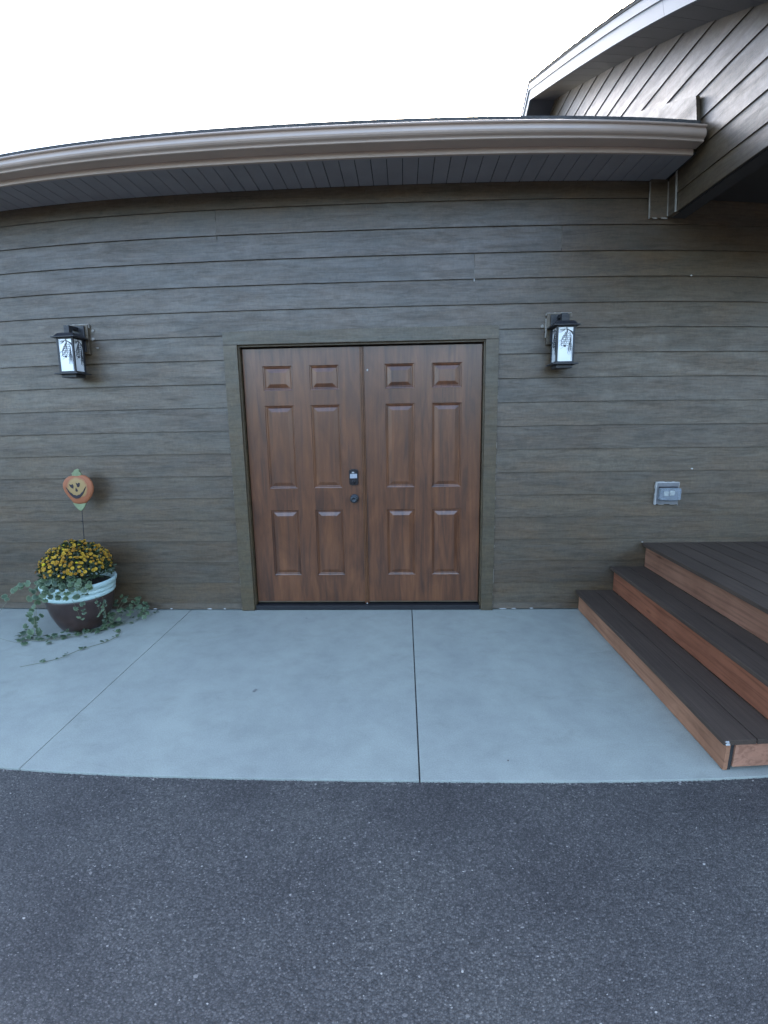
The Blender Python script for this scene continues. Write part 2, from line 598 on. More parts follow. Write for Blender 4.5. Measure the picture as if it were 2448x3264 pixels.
# concrete pad: a bed with separate slabs
pave = MB().box(-8.9, 6.2, -1.99, 0.5, -0.2, -0.055).build('concrete_pavement', M['sheath'])
pave['kind'] = 'structure'
pave['label'] = 'pale blue-grey concrete pad along the house wall'
jx = [-9, -1.4915 - 1.8643 * 3, -1.4915 - 1.8643 * 2, -1.4915 - 1.8643, -1.4915, 0.3728, 2.237, 4.1, 6.3]
for i in range(len(jx) - 1):
    w = 0.0032
    a, b = jx[i], jx[i + 1]
    slab_mesh('slab', a + (0.002 if abs(a + 1.4915) < .01 else w), b - (0.002 if abs(b + 1.4915) < .01 else w), -2.004, 0.02, 0.0, -0.11, M['concrete'], pave, 0.004)

# ------------------------------------------------------------------ the house
house = root('house', (0, 0.3, 0), 'brown lap-sided house wing with double doors and a porch gable at right', 'house')
S, Z0 = 0.1786, 3.2785
XL, XR = -6.5, 5.2
SOF = 3.221
IL, IR, IT = -0.9424, 0.9376, 2.1349          # inner edge of the door casing
OL, OR, OT = -1.0482, 1.0335, 2.2326          # outer edge

wall = MB()
wall.box(XL, IL - 0.02, 0.012, 0.10, 0.0, SOF + 0.1)
wall.box(IR + 0.02, XR, 0.012, 0.10, 0.0, SOF + 0.1)
wall.box(IL - 0.02, IR + 0.02, 0.012, 0.10, IT + 0.02, SOF + 0.1)
wall.box(XL, XL + 0.1, 0.13, 7.6, 0.0, SOF + 0.1)  # unseen end wall, added to keep the inside dark
wall.box(XL, XR, 7.6, 7.7, 0.0, SOF + 0.1)  # unseen back wall, added to shut out light from behind
wall = wall.build('wall', M['sheath'], house)

BT = 0.0095


def board_x(x0, x1, zb, zt, parent, mat):
    """one lap board along x: its bottom edge stands proud over the board below"""
    yb, yt = -0.0155, -0.0015
    pts = [(x0, yb, zb), (x0, yt, zt), (x0, yt + BT, zt), (x0, yb + BT, zb)]
    o = MB().prism(pts, (x1 - x0, 0, 0)).build('siding_board', mat, parent)
    return o


def notched_board(a, b, zb, zt):
    m_ = MB()
    def yf(z):
        return -0.0155 + 0.014 * (z - zb) / (zt - zb)
    for c0, c1, q in ((a, OL - 0.003, zb), (OL - 0.003, OR + 0.003, OT + 0.003), (OR + 0.003, b, zb)):
        m_.prism([(c0, yf(q), q), (c0, yf(zt), zt), (c0, yf(zt) + BT, zt), (c0, yf(q) + BT, q)], (c1 - c0, 0, 0))
    bmesh.ops.remove_doubles(m_.bm, verts=m_.bm.verts, dist=1e-5)
    return m_.build('siding_board', M['siding'], wall)


joints = {1: [0.063], 2: [-1.053], 3: [1.476], 4: [0.846], 8: [4.1], 10: [-4.6], 12: [-4.3], 14: [4.2], 16: [-4.4], 5: [-4.2, 4.3], 7: [-4.8], 9: [4.0]}
for i in range(1, 20):
    zb = Z0 - i * S
    zt = zb + S + 0.024
    if i == 1:
        zt = SOF
    if i == 19:
        zb = 0.012
        zt = Z0 - 18 * S + 0.024
    cuts = sorted([XL, XR] + joints.get(i, []) + ([] if i > 1 else [-4.5]))
    segs = []
    for a, b in zip(cuts, cuts[1:]):
        segs.append((a + (0.0015 if a != XL else 0), b - (0.0015 if b != XR else 0)))
    for a, b in segs:
        if zb >= OT - 0.003:
            board_x(a, b, zb, zt, wall, M['siding'])
        elif zb < OT < zb + S:      # row notched over the door head
            notched_board(a, b, zb, zt)
        else:
            if a < OL - 0.01:
                board_x(a, min(b, OL - 0.003), zb, zt, wall, M['siding'])
            if b > OR + 0.01:
                board_x(max(a, OR + 0.003), b, zb, zt, wall, M['siding'])
# faint pale caulk at the butt joints and dabs on the wall
for x, z, h in ((1.476, 2.83, 0.13), (0.846, 2.62, 0.14), (0.063, 3.13, 0.12), (-1.053, 2.96, 0.14)):
    MB().box(x - 0.0015, x + 0.0015, -0.012, -0.006, z - h / 2, z + h / 2).build('joint_caulk', M['trim'], wall)


def blob(name, x, y, z, sx, sz, mat, parent, sy=0.004, wb=True):
    bm = bmesh.new()
    bmesh.ops.create_icosphere(bm, subdivisions=2, radius=1)
    for v_ in bm.verts:
        k = random.uniform(0.65, 1.2)
        v_.co = Vector((x + v_.co.x * sx * k, y + v_.co.y * sy, z + v_.co.z * sz * k))
    me = bpy.data.meshes.new(name)
    bm.to_mesh(me)
    bm.free()
    me.materials.append(mat)
    return link(bpy.data.objects.new(name, me), parent, wb)


for x, z, sx, sz in ((0.846, 2.555, 0.004, 0.012), (2.43, 2.565, 0.008, 0.006), (2.55, 1.148, 0.009, 0.006), (1.355, 0.012, 0.018, 0.006), (-1.80, 0.012, 0.016, 0.005), (-1.66, 0.013, 0.012, 0.005), (-1.33, 0.012, 0.02, 0.005), (-1.20, 0.012, 0.01, 0.006), (1.12, 0.010, 0.03, 0.005), (1.21, 0.011, 0.02, 0.004)):
    blob('caulk_dab', x, -0.016, z, sx, sz, M['caulk_white'], wall)

# casing round the doors
casing = MB().box(OL, OR, -0.034, 0.014, IT, OT, 0.002).build('door_casing', M['trim'], house)
MB().box(OL, IL, -0.034, 0.014, 0.004, IT - 0.0015, 0.002).build('casing_board', M['trim'], casing)
MB().box(IR, OR, -0.034, 0.014, 0.004, IT - 0.0015, 0.002).build('casing_board', M['trim'], casing)


def ragged_strip(name, x0, z0, z1, y, wmin, wmax, mat, parent, gap=0.3):
    m = MB()
    z = z0
    while z < z1:
        h = random.uniform(0.012, 0.05)
        if random.random() > gap:
            w = random.uniform(wmin, wmax)
            m.box(x0 - w, x0 + 0.001, y - 0.003, y + 0.004, z, min(z1, z + h))
        z += h
    o_ = m.build(name, mat, parent)
    o_['kind'] = 'stuff'
    return o_


ragged_strip('caulk_line', OL, 0.05, 1.40, -0.014, 0.0025, 0.006, M['caulk_white'], casing, 0.25)
ragged_strip('caulk_line', OR + 0.004, 0.05, 2.0, -0.014, 0.002, 0.004, M['caulk'], casing, 0.7)

# frame and threshold
fr = MB()
fr.box(IL - 0.02, -0.934, -0.004, 0.095, 0.0, IT + 0.02)
fr.box(0.9295, IR + 0.02, -0.004, 0.095, 0.0, IT + 0.02)
fr.box(-0.934, 0.9295, -0.004, 0.095, 2.122, IT + 0.02)
fr.box(-0.934, -0.915, 0.085, 0.1, 0.0, 2.122, 0, 1)
fr.box(0.911, 0.9295, 0.085, 0.1, 0.0, 2.122, 0, 1)
fr.box(IL - 0.03, IR + 0.03, 0.101, 0.13, 0.0, IT + 0.04, 0, 1)  # added backing behind the leaves, blocks light leaking round the doors
frame = fr.build('door_frame', [M['trim'], M['sheath']], house)
MB().box(-0.933, 0.9285, -0.020, 0.095, 0.003, 0.040, 0.003).build('threshold', M['rubber'], house)

# door leaves
DY = 0.040


def leaf(x0, x1, pan):
    z0, z1 = 0.056, 2.110
    xs = sorted({x0, x1} | {q[0] for q in pan} | {q[1] for q in pan})
    zs = sorted({z0, z1} | {q[2] for q in pan} | {q[3] for q in pan})
    m = MB()
    for i in range(len(xs) - 1):
        for j in range(len(zs) - 1):
            cx, cz = (xs[i] + xs[i + 1]) / 2, (zs[j] + zs[j + 1]) / 2
            if any(q[0] < cx < q[1] and q[2] < cz < q[3] for q in pan):
                continue
            m.poly([(xs[i], DY, zs[j]), (xs[i + 1], DY, zs[j]), (xs[i + 1], DY, zs[j + 1]), (xs[i], DY, zs[j + 1])])
    bmesh.ops.remove_doubles(m.bm, verts=m.bm.verts, dist=1e-5)
    # edges and back
    m.poly([(x0, DY, z0), (x0, DY + 0.044, z0), (x0, DY + 0.044, z1), (x0, DY, z1)])
    m.poly([(x1, DY, z0), (x1, DY, z1), (x1, DY + 0.044, z1), (x1, DY + 0.044, z0)])
    m.poly([(x0, DY, z0), (x1, DY, z0), (x1, DY + 0.044, z0), (x0, DY + 0.044, z0)])
    m.poly([(x0, DY, z1), (x0, DY + 0.044, z1), (x1, DY + 0.044, z1), (x1, DY, z1)])
    m.poly([(x0, DY + 0.044, z0), (x1, DY + 0.044, z0), (x1, DY + 0.044, z1), (x0, DY + 0.044, z1)])
    o = m.build('door', M['door'], house, recalc=False)
    for a, b, c0, c1 in pan:
        pm = MB()
        prof = [(0, 0), (0.003, 0.006), (0.011, 0.0085), (0.0145, 0.006), (0.0175, 0.0105), (0.021, 0.0115), (0.047, 0.0025), (0.050, 0.0015)]
        prev = None
        for ins, dp in prof:
            ring = [(a + ins, DY + dp, c0 + ins), (b - ins, DY + dp, c0 + ins), (b - ins, DY + dp, c1 - ins), (a + ins, DY + dp, c1 - ins)]
            if prev:
                for k in range(4):
                    pm.poly([prev[k], prev[(k + 1) % 4], ring[(k + 1) % 4], ring[k]])
            prev = ring
        pm.poly(prev)
        pm.build('panel', M['door'], o, recalc=False)
    return o


cols_l, cols_r = ((-0.774, -0.545), (-0.409, -0.180)), ((0.176, 0.405), (0.540, 0.770))
rows = ((0.285, 0.842), (1.018, 1.679), (1.793, 1.980))
dl = leaf(-0.9265, -0.008, [(*c_, *r_) for c_ in cols_l for r_ in rows])
dr = leaf(-0.003, 0.9225, [(*c_, *r_) for c_ in cols_r for r_ in rows])
dl['label'] = 'left door leaf with keypad lock and knob'
dr['label'] = 'right door leaf without hardware'
# astragal and sweeps
m = MB()
m.box(-0.018, -0.007, DY - 0.012, DY - 0.001, 0.045, 2.106, 0.003)
m.box(-0.005, 0.006, DY - 0.020, DY - 0.001, 0.045, 2.106, 0.004)
m.box(0.008, 0.016, DY - 0.012, DY - 0.001, 0.045, 2.106, 0.003)
m.box(-0.016, 0.014, DY - 0.006, DY - 0.0012, 0.0455, 2.1055)
m.build('astragal', M['astragal'], dr)
for x0, x1, p in ((-0.925, -0.019, dl), (0.017, 0.921, dr)):
    MB().box(x0, x1, DY - 0.008, DY - 0.001, 0.052, 0.060, 0.001).build('door_sweep', M['trim'], p)
blob('paint_chip', 0.043, DY - 0.002, 1.936, 0.006, 0.009, M['caulk_white'], dr, 0.002)
blob('paint_chip', 0.0005, DY - 0.021, 0.046, 0.006, 0.005, M['caulk_white'], dr, 0.003)

# keypad deadbolt
m = MB()
kx0, kx1, kz0, kz1 = -0.121, -0.049, 1.043, 1.172
pts = []
cxk = (kx0 + kx1) / 2
for k in range(9):
    a = math.pi * k / 8
    pts.append((cxk + math.cos(a) * 0.036, DY - 0.001, kz1 - 0.014 + math.sin(a) * 0.014))
for k in range(9):
    a = math.pi + math.pi * k / 8
    pts.append((cxk + math.cos(a) * 0.036, DY - 0.001, kz0 + 0.012 + math.sin(a) * 0.012))
m.prism(pts, (0, -0.024, 0))
fy = DY - 0.025
es = [e for e in m.bm.edges if abs(e.verts[0].co.y - fy) < 1e-4 and abs(e.verts[1].co.y - fy) < 1e-4]
bmesh.ops.bevel(m.bm, geom=es, offset=0.004, segments=2, affect='EDGES')
fy -= 0.0004
m.box(cxk - 0.028, cxk + 0.028, fy - 0.001, fy + 0.002, kz0 + 0.058, kz1 - 0.036, 0, 1)     # key field
for r_ in range(2):
    for c_ in range(5):
        x = cxk - 0.0225 + c_ * 0.01125
        z = kz1 - 0.045 - r_ * 0.0155
        m.box(x - 0.0042, x + 0.0042, fy - 0.0035, fy, z - 0.0052, z + 0.0052, 0.001, 2)
prof = [(0.0005, fy - 0.003), (0.011, fy - 0.0025), (0.012, fy)]
ring = []
for k in range(20):
    a = 2 * math.pi * k / 20
    ring.append((cxk - 0.003 + 0.010 * math.cos(a), fy - 0.001, kz1 - 0.025 + 0.006 * math.sin(a)))
m.prism(ring, (0, -0.0015, 0), 3)
m.lathe([(0.015, fy + 0.001), (0.0155, fy - 0.010), (0.012, fy - 0.014), (0.004, fy - 0.015)], cxk + 0.001, kz0 + 0.030, 24, 'y', 0)
m.box(cxk - 0.004, cxk + 0.006, fy - 0.024, fy - 0.013, kz0 + 0.018, kz0 + 0.043, 0.002)
m.build('keypad_lock', [M['bronze'], M['keys'], M['chrome'], M['caulk_white']], dl)
# knob with its rose
m = MB()
kc, kz = -0.084, 0.935
m.lathe([(0.034, DY), (0.035, DY - 0.006), (0.028, DY - 0.012), (0.013, DY - 0.016), (0.012, DY - 0.032), (0.022, DY - 0.040), (0.030, DY - 0.048), (0.0315, DY - 0.056), (0.029, DY - 0.064), (0.021, DY - 0.069), (0.012, DY - 0.0695), (0.0115, DY - 0.067), (0.001, DY - 0.067)], kc, kz, 32, 'y')
m.build('door_knob', M['knob'], dl)

# eave: fascia, gutter, soffit
EX = 2.192
MB().box(XL, EX, -0.430, -0.408, 3.214, 3.395, 0.002).build('fascia', M['gutter'], house)
gp = [(-0.4315, 3.342), (-0.4315, 3.251), (-0.525, 3.251), (-0.5325, 3.254), (-0.5345, 3.2615), (-0.5365, 3.2655), (-0.545, 3.269), (-0.556, 3.274), (-0.5645, 3.282), (-0.5685, 3.292), (-0.5685, 3.304), (-0.5645, 3.316), (-0.562, 3.322), (-0.565, 3.325), (-0.576, 3.327), (-0.5795, 3.332), (-0.5785, 3.338), (-0.574, 3.341), (-0.566, 3.340), (-0.562, 3.334)]
m = MB()
x1 = 2.203
inner = [(-0.559, 3.322), (-0.562, 3.300), (-0.550, 3.276), (-0.528, 3.256), (-0.4355, 3.256), (-0.4355, 3.342)]
m.prism([(XL, y, z) for y, z in gp + inner], (x1 - XL, 0, 0))
m.prism([(x1, y, z) for y, z in gp], (0.003, 0, 0))
gut = m.build('gutter', M['gutter'], house)
for f in gut.data.polygons:
    f.use_smooth = False
sof = MB().box(XL, 2.225, -0.407, 0.011, SOF + 0.012, SOF + 0.020).build('soffit', M['sheath'], house)
# lengthwise soffit boards that run from wall to fascia
p = 0.1042
x = -2.378 - 38 * p
sm = None
while x < 2.20:
    xe = min(x + p - 0.0045, 2.215)
    if sm is None:
        m = MB().box(0, p - 0.0045, -0.4075, -0.004, SOF, SOF + 0.0115, 0.002)
        o = m.build('soffit_board', M['soffit'], sof)
        sm = o.data
    elif xe - x > p - 0.0055:
        o = link(bpy.data.objects.new('soffit_board', sm), sof)
    else:
        o = MB().box(0, xe - x, -0.4075, -0.004, SOF, SOF + 0.0115, 0.002).build('soffit_board', M['soffit'], sof)
    o.location.x = x
    x += p
MB().box(XL, EX, -0.4075, -0.394, SOF - 0.005, SOF - 0.0005, 0.001).build('soffit_channel', M['soffit'], house)

# low roof over the wing
SL = 0.402
def lowz(y):
    return 3.419 + 0.40 * (y + 0.455)
m = MB()
m.prism([(XL, -0.50, lowz(-0.50) - 0.022), (XL, 3.6, lowz(3.6) - 0.022), (XL, 3.6, lowz(3.6)), (XL, -0.50, lowz(-0.50))], (2.205 - XL, 0, 0))
m.prism([(XL, 3.6, lowz(3.6) - 0.022), (XL, 7.8, lowz(-0.6) - 0.022), (XL, 7.8, lowz(-0.6)), (XL, 3.6, lowz(3.6))], (2.205 - XL, 0, 0))
m.build('roof', M['shingle'], house)

# ---- gable over the porch, facing left
XG, YF, YR = 2.232, -2.25, 3.0
ZP = 5.455
def zs(y):
    return ZP - SL * abs(y - YR)
GZ, GS = 2.962, 0.1745
gw = MB()
gw.prism([(XG + 0.03, YF, GZ), (XG + 0.03, 7.0, GZ), (XG + 0.03, 7.0, zs(7.0)), (XG + 0.03, YR, ZP), (XG + 0.03, YF, zs(YF))], (0.10, 0, 0))
gw = gw.build('gable_wall', M['sheath'], house)
k = 0
zb = GZ
first_h = 3.089 - GZ
while zb < ZP - 0.02:
    h = first_h if k == 0 else GS
    zt = zb + h + 0.02
    yb0 = YF if k > 0 else YF
    def yfront(z):
        return max(YF, YR - (ZP - z) / SL)
    def yback(z):
        return min(7.0, YR + (ZP - z) / SL)
    zt2 = min(zt, ZP - 0.004)
    ycut = -0.137 if zt < 3.36 else None
    x0, x1 = XG + 0.0005, XG + 0.0105
    f0, f1, b0, b1 = yfront(zb), yfront(zt2), yback(zb), yback(zt2)
    if ycut is not None:
        b0 = b1 = ycut
    pts0 = [(x0, f0, zb), (x0, b0, zb), (x1, b1, zt2), (x1, f1, zt2)]
    m = MB()
    q = [Vector(p_) for p_ in pts0]
    m.prism(q, (0.0095, 0, 0))
    m.build('siding_board', M['siding'], gw)
    zb += h
    k += 1

# trim where the gable meets the wing wall
tr = MB().box(2.096, 2.219, -0.036, -0.004, 2.956, SOF, 0.002).build('junction_trim', M['siding'], house)
MB().box(XG - 0.008, XG + 0.03, -0.135, -0.037, GZ, SOF, 0.001).build('corner_board', M['siding'], tr)
ragged_strip('caulk_line', 2.0955, 2.955, 3.205, -0.026, 0.004, 0.007, M['caulk'], tr, 0.05)
ragged_strip('caulk_line', 2.2245, 2.955, 3.205, -0.0375, 0.004, 0.007, M['caulk'], tr, 0.05)
m = MB()
z = GZ
while z < 3.24:
    h = random.uniform(0.02, 0.05)
    w = random.uniform(0.010, 0.015)
    m.box(XG - 0.0085, XG + 0.001, -0.133 - w, -0.1352, z, min(3.24, z + h))
    z += h
m.build('caulk_line', M['caulk'], tr)['kind'] = 'stuff'
for x, sx in ((2.13, 0.022), (2.20, 0.026)):
    blob('caulk_dab', x, -0.034, 2.955, sx, 0.006, M['caulk'], tr)

# flashing board along the low roof, on the gable
m = MB()
y0, y1 = -0.455, 3.4
m.prism([(XG - 0.03, y0, lowz(y0) + 0.002), (XG - 0.03, y1, lowz(y1) + 0.002), (XG - 0.03, y1, lowz(y1) + 0.166), (XG - 0.03, y0, lowz(y0) + 0.166)], (0.028, 0, 0))
m.build('flashing_board', M['siding'], house)

# rake: soffit, fascia, drip band, roof
OV = 0.30
RX = XG - OV
def rake_run(ya, yb, lo, hi, xa, xb, name, mat, parent):
    m_ = MB()
    m_.prism([(xa, ya, zs(ya) + lo), (xa, yb, zs(yb) + lo), (xa, yb, zs(yb) + hi), (xa, ya, zs(ya) + hi)], (xb - xa, 0, 0))
    return m_.build(name, mat, parent)


YE = -2.75
rs = rake_run(YE, YR, 0.014, 0.02, RX + 0.022, XG + 0.03, 'rake_soffit', M['sheath'], house)
yy = YE
while yy < YR - 0.01:
    ye = min(yy + 0.30, YR)
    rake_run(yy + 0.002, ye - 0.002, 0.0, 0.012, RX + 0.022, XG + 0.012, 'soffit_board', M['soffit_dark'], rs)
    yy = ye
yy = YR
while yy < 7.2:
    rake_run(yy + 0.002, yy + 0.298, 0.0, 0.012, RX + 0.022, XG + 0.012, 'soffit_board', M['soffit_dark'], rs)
    yy += 0.3
rf = rake_run(YE, -0.642, -0.004, 0.118, RX, RX + 0.02, 'rake_fascia', M['rake'], house)
rake_run(-0.639, YR, -0.004, 0.118, RX, RX + 0.02, 'fascia_board', M['rake'], rf)
rake_run(YR, 7.3, -0.004, 0.118, RX, RX + 0.02, 'fascia_board', M['rake'], rf)
rake_run(YE, 1.10, 0.114, 0.192, RX - 0.012, RX + 0.01, 'drip_band', M['rake'], rf)
rake_run(1.103, YR, 0.114, 0.192, RX - 0.012, RX + 0.01, 'drip_band', M['rake'], rf)
rake_run(YR, 7.3, 0.114, 0.192, RX - 0.012, RX + 0.01, 'drip_band', M['rake'], rf)
m = MB()
GXR = 6.0
m.prism([(RX - 0.02, YE - 0.05, zs(YE - 0.05) + 0.193), (RX - 0.02, YR, ZP + 0.193), (RX - 0.02, YR, ZP + 0.215), (RX - 0.02, YE - 0.05, zs(YE - 0.05) + 0.215)], (GXR - RX, 0, 0))
m.prism([(RX - 0.02, YR, ZP + 0.193), (RX - 0.02, 7.3, zs(7.3) + 0.193), (RX - 0.02, 7.3, zs(7.3) + 0.215), (RX - 0.02, YR, ZP + 0.215)], (GXR - RX, 0, 0))
pr = m.build('porch_roof', M['shingle'], house)
# shingle courses show as a ragged edge on the rake
yy = YE
tabs = MB()
while yy < YR:
    yb_ = min(YR, yy + 0.142)
    w = random.uniform(0.004, 0.012)
    za, zb_ = zs(yy) + 0.2155, zs(yb_) + 0.2155
    tabs.prism([(RX - 0.020 - w, yy, za), (RX - 0.020 - w, yb_, zb_), (RX - 0.020 - w, yb_, zb_ + 0.002), (RX - 0.020 - w, yy, za + 0.007)], (0.3, 0, 0))
    yy = yb_
tabs.build('shingle_edge', M['shingle'], pr)

# porch beam underside, ceiling, front beam, posts
m = MB()
m.box(XG + 0.012, XG + 0.13, YF, -0.02, GZ + 0.004, GZ + 0.16)
m.box(XG + 0.012, 5.2, YF, YF + 0.13, GZ + 0.004, GZ + 0.16)
m.build('porch_beam', M['ceiling'], house)
m = MB().box(XG + 0.13, 5.2, YF + 0.13, -0.02, 3.09, 3.11).build('porch_ceiling', M['ceiling'], house)
MB().box(XG + 0.03, 5.2, YF + 0.02, YF + 0.06, 3.12, zs(YF) + 0.19).build('porch_front', M['siding'], house)
MB().box(XG + 0.012, XG + 0.15, YF, YF + 0.14, 0.572, GZ + 0.004, 0.004).build('porch_post', M['trim'], house)
MB().box(5.06, 5.2, YF, YF + 0.14, 0.572, GZ + 0.004, 0.004).build('porch_post', M['trim'], house)

# ------------------------------------------------------------------ deck and steps
deck = root('deck_steps', (1.74, -1.0, 0.0), 'dark composite deck with two steps and reddish cedar risers at right', 'deck')
T1, T2, T3 = 0.170, 0.367, 0.563
YE1, YB = -1.978, -0.024
TH = 0.025
def riser(x, z0, z1, col):
    o = MB().box(x, x + 0.02, -1.957, YB, z0, z1, 0.0015).build('riser', M['cedar'], deck)
    o.color = (*col, 1)
    return o


riser(1.732, 0.004, T1 - TH - 0.0005, (0.40, 0.20, 0.115))
riser(2.000, T1 + 0.001, T2 - TH - 0.0005, (0.30, 0.115, 0.062))
riser(2.238, T2 + 0.001, T3 - TH - 0.0005, (0.29, 0.145, 0.090))
def plank(x0, x1, zt, y0=YE1, y1=YB):
    return MB().box(x0, x1, y0, y1, zt - TH, zt, 0.003).build('tread_board', M['deck'], deck)


plank(1.702, 1.852, T1)
plank(1.858, 1.998, T1)
plank(1.967, 2.108, T2)
plank(2.114, 2.236, T2)
xd = 2.206
while xd < 5.2:
    o = MB().box(xd, xd + 0.138, -2.33, YB, T3 - TH, T3, 0.003).build('deck_board', M['deck'], deck)
    xd += 0.1445
for x0, x1, z0, z1, c_ in ((1.772, 2.10, 0.022, T1 - TH - 0.001, (0.46, 0.235, 0.15)), (2.026, 2.40, T1 + 0.02, T2 - TH - 0.001, (0.4, 0.2, 0.13))):
    o = MB().box(x0, x1, -1.962, -1.942, z0, z1, 0.0015).build('end_board', M['cedar'], deck)
    o.color = (*c_, 1)
o = MB().box(2.27, 5.2, -2.312, -2.292, 0.02, T3 - TH - 0.001, 0.0015).build('end_board', M['cedar'], deck)
o.color = (0.42, 0.23, 0.15, 1)
o = MB().box(2.27, 2.29, -2.29, -1.96, 0.02, T3 - TH - 0.001, 0.0015).build('end_board', M['cedar'], deck)
o.color = (0.42, 0.23, 0.15, 1)
for yy in (-1.93, -1.35, -0.75, -0.12):
    for x0, x1, zt_ in ((1.753, 1.999, T1), (2.021, 2.237, T2)):
        MB().box(x0, x1, yy, yy + 0.038, 0.004, zt_ - TH - 0.002).build('stringer', M['cedar'], deck).color = (0.25, 0.16, 0.1, 1)
MB().box(1.752, 1.768, -1.955, -1.94, 0.004, T1 - TH - 0.002).build('gap_shade_block', M['sheath'], deck)  # dark filler: shade of the open gap put into its colour
blob('corner_clip', 1.716, -1.9785, 0.163, 0.010, 0.005, M['caulk_white'], deck, 0.006)
blob('corner_clip', 1.722, -1.9785, 0.150, 0.011, 0.006, M['caulk_white'], deck, 0.006)
blob('corner_clip', 2.203, -0.03, T3 + 0.006, 0.010, 0.005, M['caulk'], deck, 0.01)

# ------------------------------------------------------------------ wall lanterns
def ornament_mesh():
    """pinecone, twig and needles cut from thin black metal, in the plane y = 0"""
    m_ = MB()
    def bar(pts, w0, w1=None):
        w1 = w0 if w1 is None else w1
        n = len(pts)
        L, Rr = [], []
        for i, (x, z) in enumerate(pts):
            a = Vector(pts[min(i + 1, n - 1)]) - Vector(pts[max(i - 1, 0)])
            nrm = Vector((-a.y, a.x)).normalized()
            w = 0.72 * (w0 + (w1 - w0) * i / (n - 1)) / 2
            L.append((x + nrm.x * w, z + nrm.y * w))
            Rr.append((x - nrm.x * w, z - nrm.y * w))
        for i in range(n - 1):
            q = [L[i], L[i + 1], Rr[i + 1], Rr[i]]
            m_.prism([(a_, 0, b_) for a_, b_ in q], (0, 0.0016, 0))
    def arc(x0, z0, x1, z1, sag, n=6):
        out = []
        dx, dz = x1 - x0, z1 - z0
        ln = math.hypot(dx, dz)
        for i in range(n + 1):
            t_ = i / n
            s_ = 4 * t_ * (1 - t_) * sag
            out.append((x0 + dx * t_ - dz / ln * s_, z0 + dz * t_ + dx / ln * s_))
        return out
    # twig across the top
    bar(arc(-0.04, 0.225, 0.052, 0.205, 0.012), 0.003, 0.008)
    bar(arc(0.005, 0.245, 0.012, 0.205, 0.0), 0.008, 0.010)
    bar(arc(0.012, 0.228, 0.052, 0.192, 0.004), 0.008, 0.009)
    # cone: rows of scales inside a tapering outline
    top, bot, c0 = 0.208, 0.112, 0.014
    def half(z):
        t_ = (top - z) / (top - bot)
        return 0.0285 * math.sin(math.pi * (0.12 + 0.80 * (1 - 0.93 * t_))) ** 0.8 + 0.004
    def mid(z):
        return c0 - 0.018 * ((top - z) / (top - bot)) ** 1.3
    for s_ in (-1, 1):
        bar([(mid(z) + s_ * half(z), z) for z in np.linspace(top, bot, 12)], 0.0032)
    rows_ = 7
    for r_ in range(rows_):
        z = top - 0.004 - (top - bot) * r_ / rows_
        hw = half(z)
        nsc = max(2, int(round(hw * 2 / 0.015)))
        offx = 0.5 if r_ % 2 else 0
        for q in range(nsc + (1 if r_ % 2 else 0)):
            xa = mid(z) - hw + (q - offx) * 2 * hw / nsc
            xb = xa + 2 * hw / nsc
            xa, xb = max(xa, mid(z) - hw), min(xb, mid(z) + hw)
            if xb - xa > 0.004:
                bar(arc(xa, z, xb, z, -0.008, 5), 0.0026)
    m_.prism([(mid(bot) - 0.007, 0, bot - 0.004), (mid(bot) + 0.007, 0, bot - 0.006), (mid(bot) + 0.009, 0, bot + 0.008), (mid(bot) - 0.009, 0, bot + 0.008)], (0, 0.0016, 0))
    # needles: long sweep at left, a fan falling at right
    for i in range(5):
        bar(arc(0.004, 0.214 - i * 0.003, -0.050 + i * 0.004, 0.140 - i * 0.012 + 0.02 * (i % 2), 0.010 + 0.004 * i), 0.0020, 0.0009)
    for i in range(4):
        bar(arc(-0.005, 0.226, -0.050, 0.205 + 0.009 * i, 0.005), 0.0022, 0.001)
    for i in range(8):
        bar(arc(0.040 - 0.004 * (i % 3), 0.185 - i * 0.008, 0.012 + 0.005 * i, 0.085 - 0.008 * ((i * 3) % 5), 0.006 - 0.003 * (i % 3)), 0.0019, 0.0008)
    for i in range(4):
        bar(arc(0.044, 0.15 - i * 0.02, 0.020 + 0.004 * i, 0.060 + 0.010 * i, -0.006), 0.0017, 0.0008)
    bar(arc(0.036, 0.10, 0.044, 0.016, 0.006), 0.0017, 0.0008)
    me = bpy.data.meshes.new('pinecone_ornament')
    bmesh.ops.recalc_face_normals(m_.bm, faces=m_.bm.faces)
    m_.bm.to_mesh(me)
    m_.bm.free()
    me.materials.append(M['cutout'])
    return me


lamp = root('wall_lantern', (1.4725, -0.0, 1.936), 'black wall lantern with pinecone glass right of the double doors', 'wall lamp', 'matching pinecone wall lanterns beside the doors')
CY = -0.136
m = MB().box(-0.091, 0.088, -0.038, -0.004, 0.150, 0.370, 0.002)
mb = m.build('mounting_block', M['siding'], lamp, False)
m = MB()
random.seed(3)
for side in range(3):
    tpos = 0.0
    ln = 0.18 if side == 1 else 0.17
    while tpos < ln:
        h = random.uniform(0.008, 0.03)
        w = random.uniform(0.004, 0.008)
        if random.random() > 0.12:
            if side == 0:
                m.box(-0.0915 - w, -0.0905, -0.026, -0.014, 0.37 - min(ln, tpos + h), 0.37 - tpos)
            elif side == 1:
                m.box(-0.0915 + tpos, -0.0915 + min(ln, tpos + h), -0.026, -0.014, 0.3695, 0.3705 + w)
            elif tpos < 0.05:
                m.box(0.0875, 0.0885 + w, -0.026, -0.014, 0.37 - min(ln, tpos + h), 0.37 - tpos)
        tpos += h
m.build('caulk', M['caulk'], mb, False)['kind'] = 'stuff'
MB().box(-0.068, 0.068, -0.054, -0.0385, 0.165, 0.360, 0.003).build('back_plate', M['black'], lamp, False)
m = MB().box(-0.021, 0.021, -0.165, -0.054, 0.326, 0.349, 0.002)
m.box(-0.0205, 0.0205, -0.1645, -0.122, 0.286, 0.3265, 0.002)
